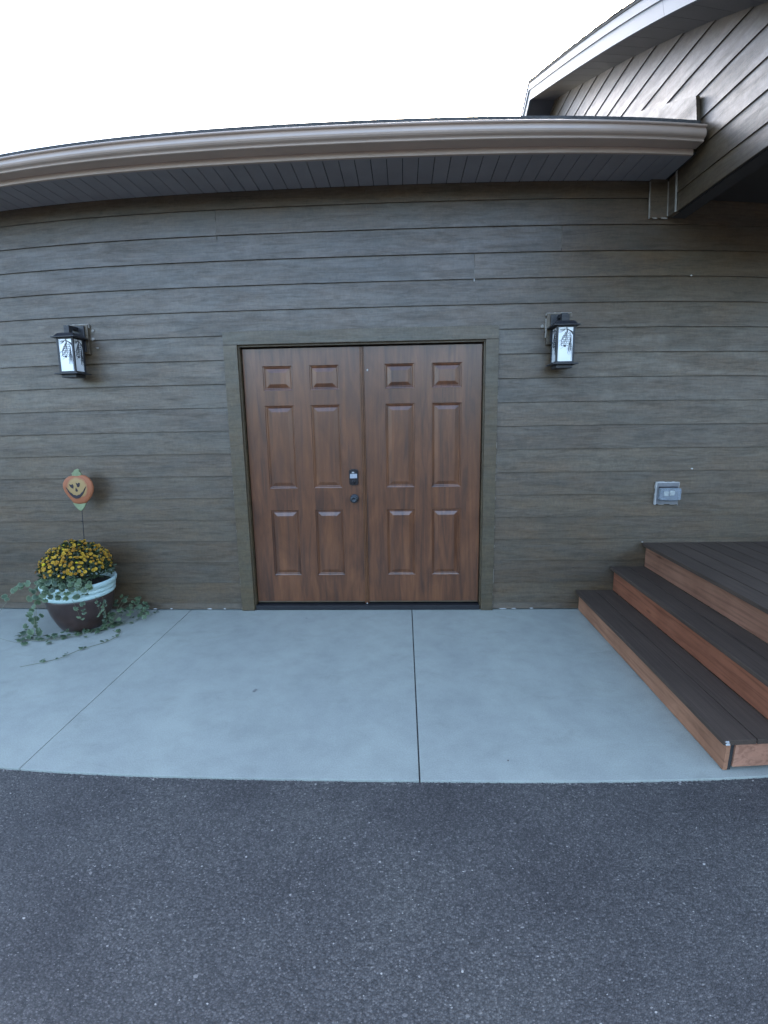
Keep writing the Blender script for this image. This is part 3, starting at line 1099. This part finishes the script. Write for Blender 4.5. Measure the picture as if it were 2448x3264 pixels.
m.build('arm', M['black'], lamp, False)
m = MB()
m.box(-0.0925, 0.0925, CY - 0.0925, CY + 0.0925, 0.256, 0.264, 0.0015)
m.frustum(0, CY, 0.264, 0.290, 0.080, 0.058)
m.build('cap', M['black'], lamp, False)
m = MB()
for i in (-1, 1):
    for j in (-1, 1):
        m.box(i * 0.0585 - 0.0065, i * 0.0585 + 0.0065, CY + j * 0.0585 - 0.0065, CY + j * 0.0585 + 0.0065, 0.0, 0.256)
for j in (-1, 1):
    for z0, z1 in ((0.0, 0.012), (0.246, 0.256)):
        m.box(-0.052, 0.052, CY + j * 0.0585 - 0.006, CY + j * 0.0585 + 0.006, z0, z1)
        m.box(j * 0.0585 - 0.006, j * 0.0585 + 0.006, CY - 0.052, CY + 0.052, z0, z1)
m.build('cage', M['black'], lamp, False)
m = MB()
m.box(-0.0905, 0.0905, CY - 0.0905, CY + 0.0905, -0.010, -0.0005, 0.0015)
m.box(-0.058, 0.058, CY - 0.058, CY + 0.058, -0.034, -0.0105, 0.002)
m.build('base', M['black'], lamp, False)
orn = ornament_mesh()
for k, (dx, dy) in enumerate(((0, -1), (-1, 0), (1, 0), (0, 1))):
    if dx == 0:
        g_ = MB().box(-0.052, 0.052, CY + dy * 0.0575 - 0.0015, CY + dy * 0.0575 + 0.0015, 0.012, 0.246)
    else:
        g_ = MB().box(dx * 0.0575 - 0.0015, dx * 0.0575 + 0.0015, CY - 0.052, CY + 0.052, 0.012, 0.246)
    g_ = g_.build('glass_panel', M['frost'], lamp, False)
    if dy <= 0:
        o = bpy.data.objects.new('pinecone_ornament', orn)
        COL.objects.link(o)
        o.parent = g_
        o.location = (dx * 0.0615, CY + dy * 0.0615, 0.004)
        o.rotation_euler = (0, 0, {0: 0, -1: -math.pi / 2, 1: math.pi / 2}[dx])
lamp2 = copy_tree(lamp)
lamp2.location = (-2.189, 0.0, 1.950)
lamp2['label'] = 'black wall lantern with pinecone glass left of the doors, above the pumpkin stake'
for L_, x_, z_ in ((lamp, -0.118, 0.288), (lamp2, 0.118, 0.33), (lamp2, 0.112, 0.268), (lamp2, 0.142, 0.20)):
    blob('caulk_dab', x_, -0.016, z_ - 0.005, 0.013, 0.012 if z_ > 0.21 else 0.005, M['caulk'], L_, 0.005, False)

# ------------------------------------------------------------------ outlet
ol = root('electrical_outlet', (2.366, 0, 0.958), 'weatherproof electrical outlet with clear bubble cover on pale block above steps', 'outlet')
MB().box(-0.085, 0.085, -0.036, -0.004, -0.084, 0.084, 0.003).build('mounting_block', M['blockpaint'], ol, False)
m = MB()
random.seed(5)
tp = -0.088
while tp < 0.088:
    h = random.uniform(0.01, 0.03)
    m.box(-0.0855 - random.uniform(0.004, 0.008), -0.0845, -0.034, -0.012, tp, min(0.088, tp + h))
    m.box(tp, min(0.088, tp + h), -0.034, -0.012, 0.0835, 0.0845 + random.uniform(0.003, 0.008))
    tp += h
m.box(0.0845, 0.090, -0.030, -0.014, 0.045, 0.086)
m.box(0.0845, 0.088, -0.030, -0.014, -0.095, -0.06)
m.box(-0.06, -0.02, -0.030, -0.014, -0.0875, -0.0835)
m.box(0.03, 0.075, -0.030, -0.014, -0.0880, -0.0835)
m.build('caulk', M['caulk_white'], ol, False)['kind'] = 'stuff'
MB().box(-0.072, 0.072, -0.046, -0.0365, -0.050, 0.056, 0.004).build('face_plate', M['bronze'], ol, False)
m = MB()
m.box(-0.040, -0.006, -0.066, -0.0465, -0.016, 0.020, 0.007)
m.box(0.004, 0.040, -0.066, -0.0465, -0.013, 0.024, 0.007)
m.build('receptacle', M['ivory'], ol, False)
m = MB()
m.box(-0.080, 0.080, -0.092, -0.047, -0.048, 0.048, 0.014)
cv = m.build('bubble_cover', M['clear'], ol, False)
cv.data.polygons.foreach_set('use_smooth', [True] * len(cv.data.polygons))

# ------------------------------------------------------------------ flower pot
PX, PY = -2.232, -0.326
pot = root('flower_pot', (PX, PY, 0.0), 'brown glazed flower pot with ribbed mint rim by the siding wall', 'flower pot')
m = MB()
m.lathe([(0.152, 0.003), (0.166, 0.016), (0.196, 0.075), (0.222, 0.14), (0.238, 0.205), (0.244, 0.250), (0.245, 0.278), (0.225, 0.278), (0.15, 0.10), (0.01, 0.09)], 0, 0, 64)
m.build('body', M['pot'], pot, False)
m = MB()
m.lathe([(0.236, 0.272), (0.250, 0.270), (0.256, 0.279), (0.256, 0.292), (0.250, 0.300), (0.250, 0.304), (0.259, 0.310), (0.261, 0.322), (0.256, 0.332), (0.256, 0.336), (0.265, 0.342), (0.271, 0.355), (0.274, 0.372), (0.270, 0.382), (0.258, 0.384), (0.249, 0.376), (0.242, 0.330), (0.236, 0.28), (0.236, 0.272)], 0, 0, 72, cap=False)
m.build('rim', M['rim'], pot, False)
m = MB()
m.lathe([(0.24, 0.335), (0.16, 0.345), (0.06, 0.355), (0.001, 0.358)], 0, 0, 32, cap=False)
m.build('soil', M['soil'], pot, False)

# ------------------------------------------------------------------ chrysanthemum
random.seed(11)
mum = root('chrysanthemum', (PX - 0.012, PY + 0.022, 0.36), 'dome of golden yellow chrysanthemum blooms in the mint-rimmed pot', 'flowers')
LP, LF = [], []


def add_leaf(P0, nrm, up, ln, wd):
    side = nrm.cross(up).normalized()
    b0 = len(LP)
    pts = [P0, P0 + up * ln * 0.35 + side * wd, P0 + up * ln * 0.7 + side * wd * 0.8 + nrm * ln * 0.05, P0 + up * ln, P0 + up * ln * 0.7 - side * wd * 0.8 + nrm * ln * 0.05, P0 + up * ln * 0.35 - side * wd]
    LP.extend([tuple(q) for q in pts])
    LF.extend([(b0, b0 + 1, b0 + 2), (b0, b0 + 2, b0 + 3), (b0, b0 + 3, b0 + 4), (b0, b0 + 4, b0 + 5)])


def dome(th, ph, k=1.0):
    lump = 1 + 0.05 * math.sin(3 * ph + 1) + 0.04 * math.sin(5 * ph + 2 * th)
    rr = 0.262 * k * lump
    return Vector((rr * math.sin(th) * math.cos(ph), rr * math.sin(th) * math.sin(ph), 0.068 + 0.236 * k * lump * math.cos(th)))


for i in range(2100):
    th = math.acos(random.uniform(-0.12, 1))
    ph = random.uniform(0, 2 * math.pi)
    p_ = dome(th, ph, random.uniform(0.62, 0.97))
    n_ = Vector((p_.x, p_.y, p_.z - 0.02)).normalized()
    up = (n_ * random.uniform(0.4, 1) + Vector((random.uniform(-1, 1), random.uniform(-1, 1), random.uniform(-0.6, 1)))).normalized()
    add_leaf(p_, n_, up, random.uniform(0.022, 0.045), random.uniform(0.006, 0.011))
mesh_obj('foliage', LP, LF, M['mumleaf'], mum, False)['kind'] = 'stuff'
# one bloom, shared
bm = bmesh.new()
def petals(nn, r, z0, z1, w, tilt):
    for k in range(nn):
        a = 2 * math.pi * (k + 0.5 * (tilt > 0.5)) / nn
        u = Vector((math.cos(a), math.sin(a), 0))
        s_ = Vector((-u.y, u.x, 0))
        vs_ = [bm.verts.new(q) for q in (u * r * 0.15 + Vector((0, 0, z0)), u * r * 0.75 + s_ * w + Vector((0, 0, z0 + (z1 - z0) * 0.6)), u * r + Vector((0, 0, z1)), u * r * 0.75 - s_ * w + Vector((0, 0, z0 + (z1 - z0) * 0.6)))]
        bm.faces.new(vs_)
petals(9, 0.0150, 0.000, 0.002, 0.0042, 0)
petals(8, 0.0120, 0.002, 0.0065, 0.0038, 1)
petals(5, 0.0075, 0.005, 0.010, 0.003, 0)
bloom = bpy.data.meshes.new('flower')
bm.to_mesh(bloom)
bm.free()
bloom.materials.append(M['petal'])
cand = []
tries = 0
cam_side = math.atan2(-0.824, 0.566)
while len(cand) < 296 and tries < 14000:
    tries += 1
    th = math.acos(random.uniform(0.16, 1.0))
    ph = random.uniform(0, 2 * math.pi)
    if th > 1.12 and random.random() < 0.6:
        continue
    if math.cos(ph - cam_side) * math.sin(th) < -0.25 and random.random() < 0.7:
        continue
    p_ = dome(th, ph, random.uniform(0.95, 1.06))
    if min([(p_ - c_).length for c_ in cand] + [9]) < 0.0172:
        continue
    cand.append(p_)
for i, p_ in enumerate(cand):
    o = bpy.data.objects.new('flower', bloom)
    COL.objects.link(o)
    o.parent = mum
    o.location = p_
    n_ = Vector((p_.x, p_.y, p_.z + 0.03)).normalized()
    n_ = (n_ + Vector((random.uniform(-.3, .3), random.uniform(-.3, .3), random.uniform(-.1, .3)))).normalized()
    o.rotation_euler = n_.to_track_quat('Z', 'Y').to_euler()
    s_ = random.uniform(0.62, 1.08)
    o.scale = (s_, s_, s_ * random.uniform(0.9, 1.4))
    f_ = random.random()
    lo_, hi_ = Vector((0.42, 0.20, 0.022)), Vector((0.66, 0.42, 0.04))
    c_ = lo_.lerp(hi_, f_)
    if random.random() < 0.04:
        c_ = Vector((0.75, 0.62, 0.03))
    o.color = (*c_, 1)

# ------------------------------------------------------------------ trailing vine
random.seed(21)
vine = root('trailing_vine', (PX + 0.1, PY - 0.2, 0.004), 'trailing green vine with pale-edged round leaves spilling round the pot', 'plant')
bm = bmesh.new()
N = 14
c_ = bm.verts.new((0, 0, -0.001))
rim_, mid_ = [], []
for k in range(N):
    a = 2 * math.pi * k / N + 0.2
    r_ = 0.020 * (1.0 if k % 2 else 0.87)
    if k == 0:
        r_ = 0.008
    mid_.append(bm.verts.new((0.55 * r_ * math.cos(a), 0.55 * r_ * math.sin(a), 0.0015)))
    rim_.append(bm.verts.new((r_ * math.cos(a), r_ * math.sin(a), 0.0025 * math.sin(2 * a) - 0.001)))
for k in range(N):
    j = (k + 1) % N
    bm.faces.new((c_, mid_[k], mid_[j]))
    bm.faces.new((mid_[k], rim_[k], rim_[j], mid_[j]))
lm = bpy.data.meshes.new('leaf')
bm.to_mesh(lm)
bm.free()
lm.polygons.foreach_set('use_smooth', [True] * len(lm.polygons))
lm.materials.append(M['vineleaf'])
VR = Vector(vine.location)
FD = Vector((0.566, -0.824, 0))          # from the pot towards the viewer
LD = Vector((-0.824, -0.566, 0))         # to the viewer's left
PC = Vector((PX, PY, 0))


def vleaf(p_, n_, s_):
    o = bpy.data.objects.new('leaf', lm)
    COL.objects.link(o)
    o.parent = vine
    o.location = Vector(p_) - VR
    n_ = (Vector(n_) + Vector((random.uniform(-.45, .45), random.uniform(-.45, .45), random.uniform(-.3, .5)))).normalized()
    q = n_.to_track_quat('Z', 'Y') @ Matrix.Rotation(random.uniform(0, 6.28), 3, 'Z').to_quaternion()
    o.rotation_euler = q.to_euler()
    o.scale = (s_, s_ * random.uniform(0.85, 1.1), s_)


def polar(deg, r, z):
    """point round the pot: 0 faces the viewer, positive to the viewer's left"""
    a = R(deg)
    return PC + (FD * math.cos(a) + LD * math.sin(a)) * r + Vector((0, 0, z))


def stem(pts, r=0.0016):
    q = [Vector(p_) - VR for p_ in spline(pts, 6)]
    MB().tube(q, r, r * 0.6, 5).build('stem', M['vinestem'], vine, False)


def along(pts, n, spread, smin, smax, up=(0, 0, 1)):
    q = spline(pts, 10)
    for i in range(n):
        p_ = q[min(len(q) - 1, int((i + random.random()) / n * len(q)))].copy()
        p_ += Vector((random.gauss(0, spread), random.gauss(0, spread), abs(random.gauss(0, spread * 0.5))))
        p_.z = max(p_.z, 0.010)
        vleaf(p_, up, random.uniform(smin, smax))


# spilling over the rim at the front left
for deg0 in (-14, -2, 10, 22, 34, 46, 58):
    base = polar(deg0, 0.16, 0.37)
    out = polar(deg0 + 3, 0.275, random.uniform(0.40, 0.425))
    hang = polar(deg0 + 6, 0.29, random.uniform(0.29, 0.33))
    pts = [base, out, hang]
    stem(pts)
    along(pts, 9, 0.022, 0.9, 1.5, FD * 0.8 + Vector((0, 0, 0.7)))
for i in range(17):
    deg = random.uniform(-10, 62)
    vleaf(polar(deg, random.uniform(0.18, 0.27), random.uniform(0.395, 0.45)), FD * 0.6 + Vector((0, 0, 0.8)), random.uniform(1.0, 1.5))
# long arm reaching out at the left
arm = [polar(75, 0.22, 0.40), polar(80, 0.33, 0.425), polar(84, 0.42, 0.38), polar(85, 0.47, 0.315)]
stem(arm)
along(arm, 9, 0.020, 0.8, 1.45, FD + Vector((0, 0, 0.4)))
loop = [polar(85, 0.47, 0.315), polar(90, 0.56, 0.18), polar(88, 0.58, 0.06), polar(80, 0.50, 0.012), polar(62, 0.42, 0.010)]
stem(loop, 0.0012)
# column falling on the left side
for dg in (70, 80, 90):
    pts = [polar(dg, 0.23, 0.375), polar(dg + 1, 0.295, 0.36), polar(dg + 3, 0.31, 0.22), polar(dg + 2, 0.33, 0.09), polar(dg - 3, 0.36, 0.014)]
    stem(pts)
    along(pts[1:], 8, 0.026, 0.9, 1.45, FD + LD * 0.4)
# ring lying round the foot of the pot
ring1 = [polar(a_, r_, 0.010) for a_, r_ in ((100, 0.40), (80, 0.42), (60, 0.36), (40, 0.29), (20, 0.25), (0, 0.23), (-20, 0.235), (-40, 0.25), (-58, 0.29))]
ring2 = [polar(a_, r_, 0.008) for a_, r_ in ((75, 0.36), (50, 0.30), (25, 0.215), (0, 0.20), (-25, 0.205), (-50, 0.25), (-75, 0.33))]
stem(ring1)
stem(ring2)
along(ring1, 52, 0.030, 0.6, 1.3)
along(ring2, 24, 0.026, 0.6, 1.2)
# tangle at the right of the pot
for k in range(5):
    pts = [polar(-50, 0.24, 0.02), polar(-70 - 6 * k, 0.30, 0.06 + 0.02 * k), polar(-78 - 6 * k, 0.38 + 0.02 * k, 0.07), polar(-70 - 6 * k, 0.44, 0.012)]
    stem(pts)
    along(pts, 11, 0.036, 0.65, 1.3, FD * 0.5 + Vector((0, 0, 0.8)))
right = [(-1.93, -0.36, 0.008), (-1.86, -0.26, 0.010), (-1.80, -0.16, 0.010), (-1.775, -0.05, 0.008)]
stem(right)
along(right, 9, 0.016, 0.5, 0.9)
# shoots hanging down the front of the pot
for dg, zt_, zb_ in ((12, 0.30, 0.13), (-22, 0.29, 0.12), (-34, 0.27, 0.06)):
    pts = [polar(dg, 0.262, zt_), polar(dg - 3, 0.250, (zt_ + zb_) / 2 + 0.03), polar(dg - 8, 0.235, zb_)]
    stem(pts, 0.0012)
    for z_ in np.linspace(zt_ - 0.05, zb_, 6):
        rr_ = 0.170 + (z_ - 0.012) / 0.266 * 0.078 + 0.012
        vleaf(polar(dg - 8 + random.uniform(-7, 7), rr_, z_), FD * 1.5 + Vector((0, 0, 0.5)), random.uniform(0.6, 1.15))
# long runner lying out over the concrete
run = [(-1.92, -0.45, 0.006), (-1.845, -0.50, 0.006), (-1.835, -0.561, 0.006), (-1.873, -0.662, 0.006), (-1.971, -0.767, 0.006), (-2.034, -0.900, 0.006), (-2.117, -0.971, 0.006), (-2.229, -1.041, 0.005)]
stem(run, 0.0022)
for (x, y), n_ in (((-1.835, -0.56), 4), ((-1.875, -0.66), 3), ((-1.965, -0.765), 6), ((-2.02, -0.865), 3), ((-2.045, -0.93), 2), ((-2.117, -0.965), 4), ((-1.86, -0.47), 5)):
    for _ in range(n_):
        vleaf((x + random.gauss(0, 0.012), y + random.gauss(0, 0.012), 0.012 + random.random() * 0.012), (0, 0, 1), random.uniform(0.45, 0.85))

# ------------------------------------------------------------------ pumpkin on a stake
pk = root('pumpkin_stake', (-2.267, -0.140, 0.305), 'smiling orange pumpkin face on a thin black stake rising from the pot', 'decoration')
pk.scale = (1.0467, 1.0467, 1.0467)
def wx(x, y=0.0, z=0.0):
    return (x + 2.158, y, z - 0.36)
t = NT('pumpkin_paint')
tc = t.n('ShaderNodeTexCoord')
sp = t.n('ShaderNodeSeparateXYZ')
t.l(tc.outputs['Object'], sp.inputs[0])
wv = t.n('ShaderNodeTexNoise')
wv.inputs['Scale'].default_value = 14
wv.inputs['Detail'].default_value = 4
t.l(tc.outputs['Object'], wv.inputs['Vector'])
# distance from the middle of the face: pale tan centre, orange-red rim
ofs = t.n('ShaderNodeVectorMath', operation='SUBTRACT')
t.l(tc.outputs['Object'], ofs.inputs[0])
ofs.inputs[1].default_value = wx(-2.146, 0, 1.092)
scv = t.n('ShaderNodeVectorMath', operation='MULTIPLY')
t.l(ofs.outputs[0], scv.inputs[0])
scv.inputs[1].default_value = (8.4, 0, 8.6)
ln_ = t.n('ShaderNodeVectorMath', operation='LENGTH')
t.l(scv.outputs[0], ln_.inputs[0])
ad = t.n('ShaderNodeMath', operation='MULTIPLY_ADD')
t.l(wv.outputs[0], ad.inputs[0])
ad.inputs[1].default_value = 0.5
t.l(ln_.outputs['Value'], ad.inputs[2])
c = t.ramp(ad.outputs[0], [(0.8, (0.36, 0.235, 0.10)), (1.22, (0.35, 0.20, 0.08)), (1.34, (0.35, 0.125, 0.058)), (1.46, (0.31, 0.085, 0.045))])
M['pumpkin'] = t.set(c, 0.6, 0.3)
M['pkgreen'] = simple('pumpkin_green', (0.20, 0.235, 0.12), 0.6, var=0.25, scale=30)
M['pkblack'] = simple('face_paint', (0.02, 0.014, 0.02), 0.6)
# outline traced as a rounded pumpkin that narrows below, with a thick body
outl = [(-2.142, 1.184), (-2.175, 1.187), (-2.212, 1.181), (-2.245, 1.160), (-2.266, 1.130), (-2.270, 1.098), (-2.258, 1.062), (-2.238, 1.028), (-2.214, 0.998), (-2.197, 0.975), (-2.150, 0.968), (-2.106, 0.974), (-2.080, 0.996), (-2.052, 1.028), (-2.034, 1.064), (-2.029, 1.098), (-2.036, 1.136), (-2.056, 1.166), (-2.086, 1.186), (-2.115, 1.190)]
m = MB()
cen = Vector(wx(-2.148, 0, 1.09))
rings = []
for s_, y_ in ((1.0, 0.006), (1.0, -0.002), (0.97, -0.008), (0.88, -0.014), (0.6, -0.020), (0.25, -0.022)):
    rings.append([m.bm.verts.new((cen.x + (wx(x, 0, z)[0] - cen.x) * s_, y_, cen.z + (wx(x, 0, z)[2] - cen.z) * s_)) for x, z in outl])
for a_, b_ in zip(rings, rings[1:]):
    for k in range(len(outl)):
        f = m.bm.faces.new((a_[k], a_[(k + 1) % len(outl)], b_[(k + 1) % len(outl)], b_[k]))
        f.smooth = True
m.bm.faces.new(rings[-1])
m.bm.faces.new(rings[0][::-1])
face = m.build('pumpkin_face', M['pumpkin'], pk, False)


def flat(name, pts, y, th, mat, parent):
    return MB().prism([wx(x, y, z) for x, z in pts], (0, -th, 0)).build(name, mat, parent, False)


flat('stem', [(-2.180, 1.181), (-2.184, 1.205), (-2.170, 1.214), (-2.160, 1.228), (-2.140, 1.236), (-2.118, 1.228), (-2.124, 1.212), (-2.110, 1.200), (-2.112, 1.183), (-2.14, 1.178)], 0.006, 0.013, M['pkgreen'], pk)
flat('leaf', [(-2.204, 0.976), (-2.170, 0.978), (-2.146, 0.970), (-2.120, 0.979), (-2.100, 0.976), (-2.118, 0.946), (-2.138, 0.922), (-2.150, 0.915), (-2.168, 0.928), (-2.190, 0.952)], 0.007, 0.012, M['pkgreen'], pk)
flat('eye', [(-2.205, 1.124), (-2.190, 1.118), (-2.176, 1.124), (-2.170, 1.110), (-2.174, 1.090), (-2.184, 1.092), (-2.198, 1.106)], -0.0175, 0.006, M['pkblack'], face)
flat('eye', [(-2.150, 1.134), (-2.138, 1.126), (-2.128, 1.134), (-2.118, 1.130), (-2.122, 1.110), (-2.130, 1.100), (-2.142, 1.102)], -0.0175, 0.006, M['pkblack'], face)
flat('nose', [(-2.154, 1.098), (-2.140, 1.078), (-2.144, 1.066), (-2.156, 1.066), (-2.160, 1.076)], -0.0195, 0.004, M['pkblack'], face)
up_, dn_ = [], []
for k in range(13):
    t_ = k / 12
    x = -2.234 + t_ * 0.160
    s_ = 4 * t_ * (1 - t_)
    zz = 1.098 + 0.006 * t_ - 0.068 * s_
    up_.append((x, zz + 0.003 + 0.004 * (k % 2)))
    dn_.append((x, zz - 0.003 - 0.017 * s_))
m = MB()
for k in range(12):
    m.prism([wx(x, -0.0155 - 0.003 * (0 < k < 11), z) for x, z in (dn_[k], dn_[k + 1], up_[k + 1], up_[k])], (0, -0.006, 0))
m.build('mouth', M['pkblack'], face, False)
m = MB()
m.tube([wx(-2.149, 0.012, 1.10), wx(-2.150, 0.010, 0.93), wx(-2.156, 0.0, 0.70), wx(-2.160, 0.0, 0.36)], 0.0028, 0.0028, 8)
m.tube([wx(-2.153, -0.002, 0.832), wx(-2.158, -0.004, 0.838), wx(-2.161, -0.004, 0.845)], 0.0022, 0.0022, 6)
m.build('stake', M['black'], pk, False)

# ------------------------------------------------------------------ litter on the concrete
def litter(name, x, y, s_, col, label, cat):
    mt = simple(name + '_material', col, 0.8, var=0.3, scale=60)
    pts, fc = [(0, 0, 0.003)], []
    for k in range(9):
        a = 2 * math.pi * k / 9
        r_ = s_ * random.uniform(0.5, 1.1)
        pts.append((r_ * math.cos(a), 0.6 * r_ * math.sin(a), random.uniform(0.0008, 0.006)))
    fc = [(0, k + 1, (k + 1) % 9 + 1) for k in range(9)]
    o = mesh_obj(name, pts, fc, mt)
    o.location = (x, y, 0.0)
    o.rotation_euler.z = random.random() * 6
    o['label'], o['category'] = label, cat
    return o


random.seed(4)
litter('dead_leaf', -0.576, -1.278, 0.022, (0.20, 0.20, 0.185), 'small curled grey leaf lying mid concrete pad before the doors', 'leaf')
litter('dark_crumb', -2.582, -0.626, 0.016, (0.08, 0.08, 0.08), 'dark crumb on concrete at the far left before the pot', 'debris')
litter('soil_crumb', -0.473, -0.194, 0.010, (0.16, 0.16, 0.15), 'tiny crumb on concrete close to the door threshold', 'debris')
litter('bark_crumb', 0.785, -1.873, 0.008, (0.12, 0.10, 0.09), 'tiny brown crumb on the right slab near the asphalt edge', 'debris')
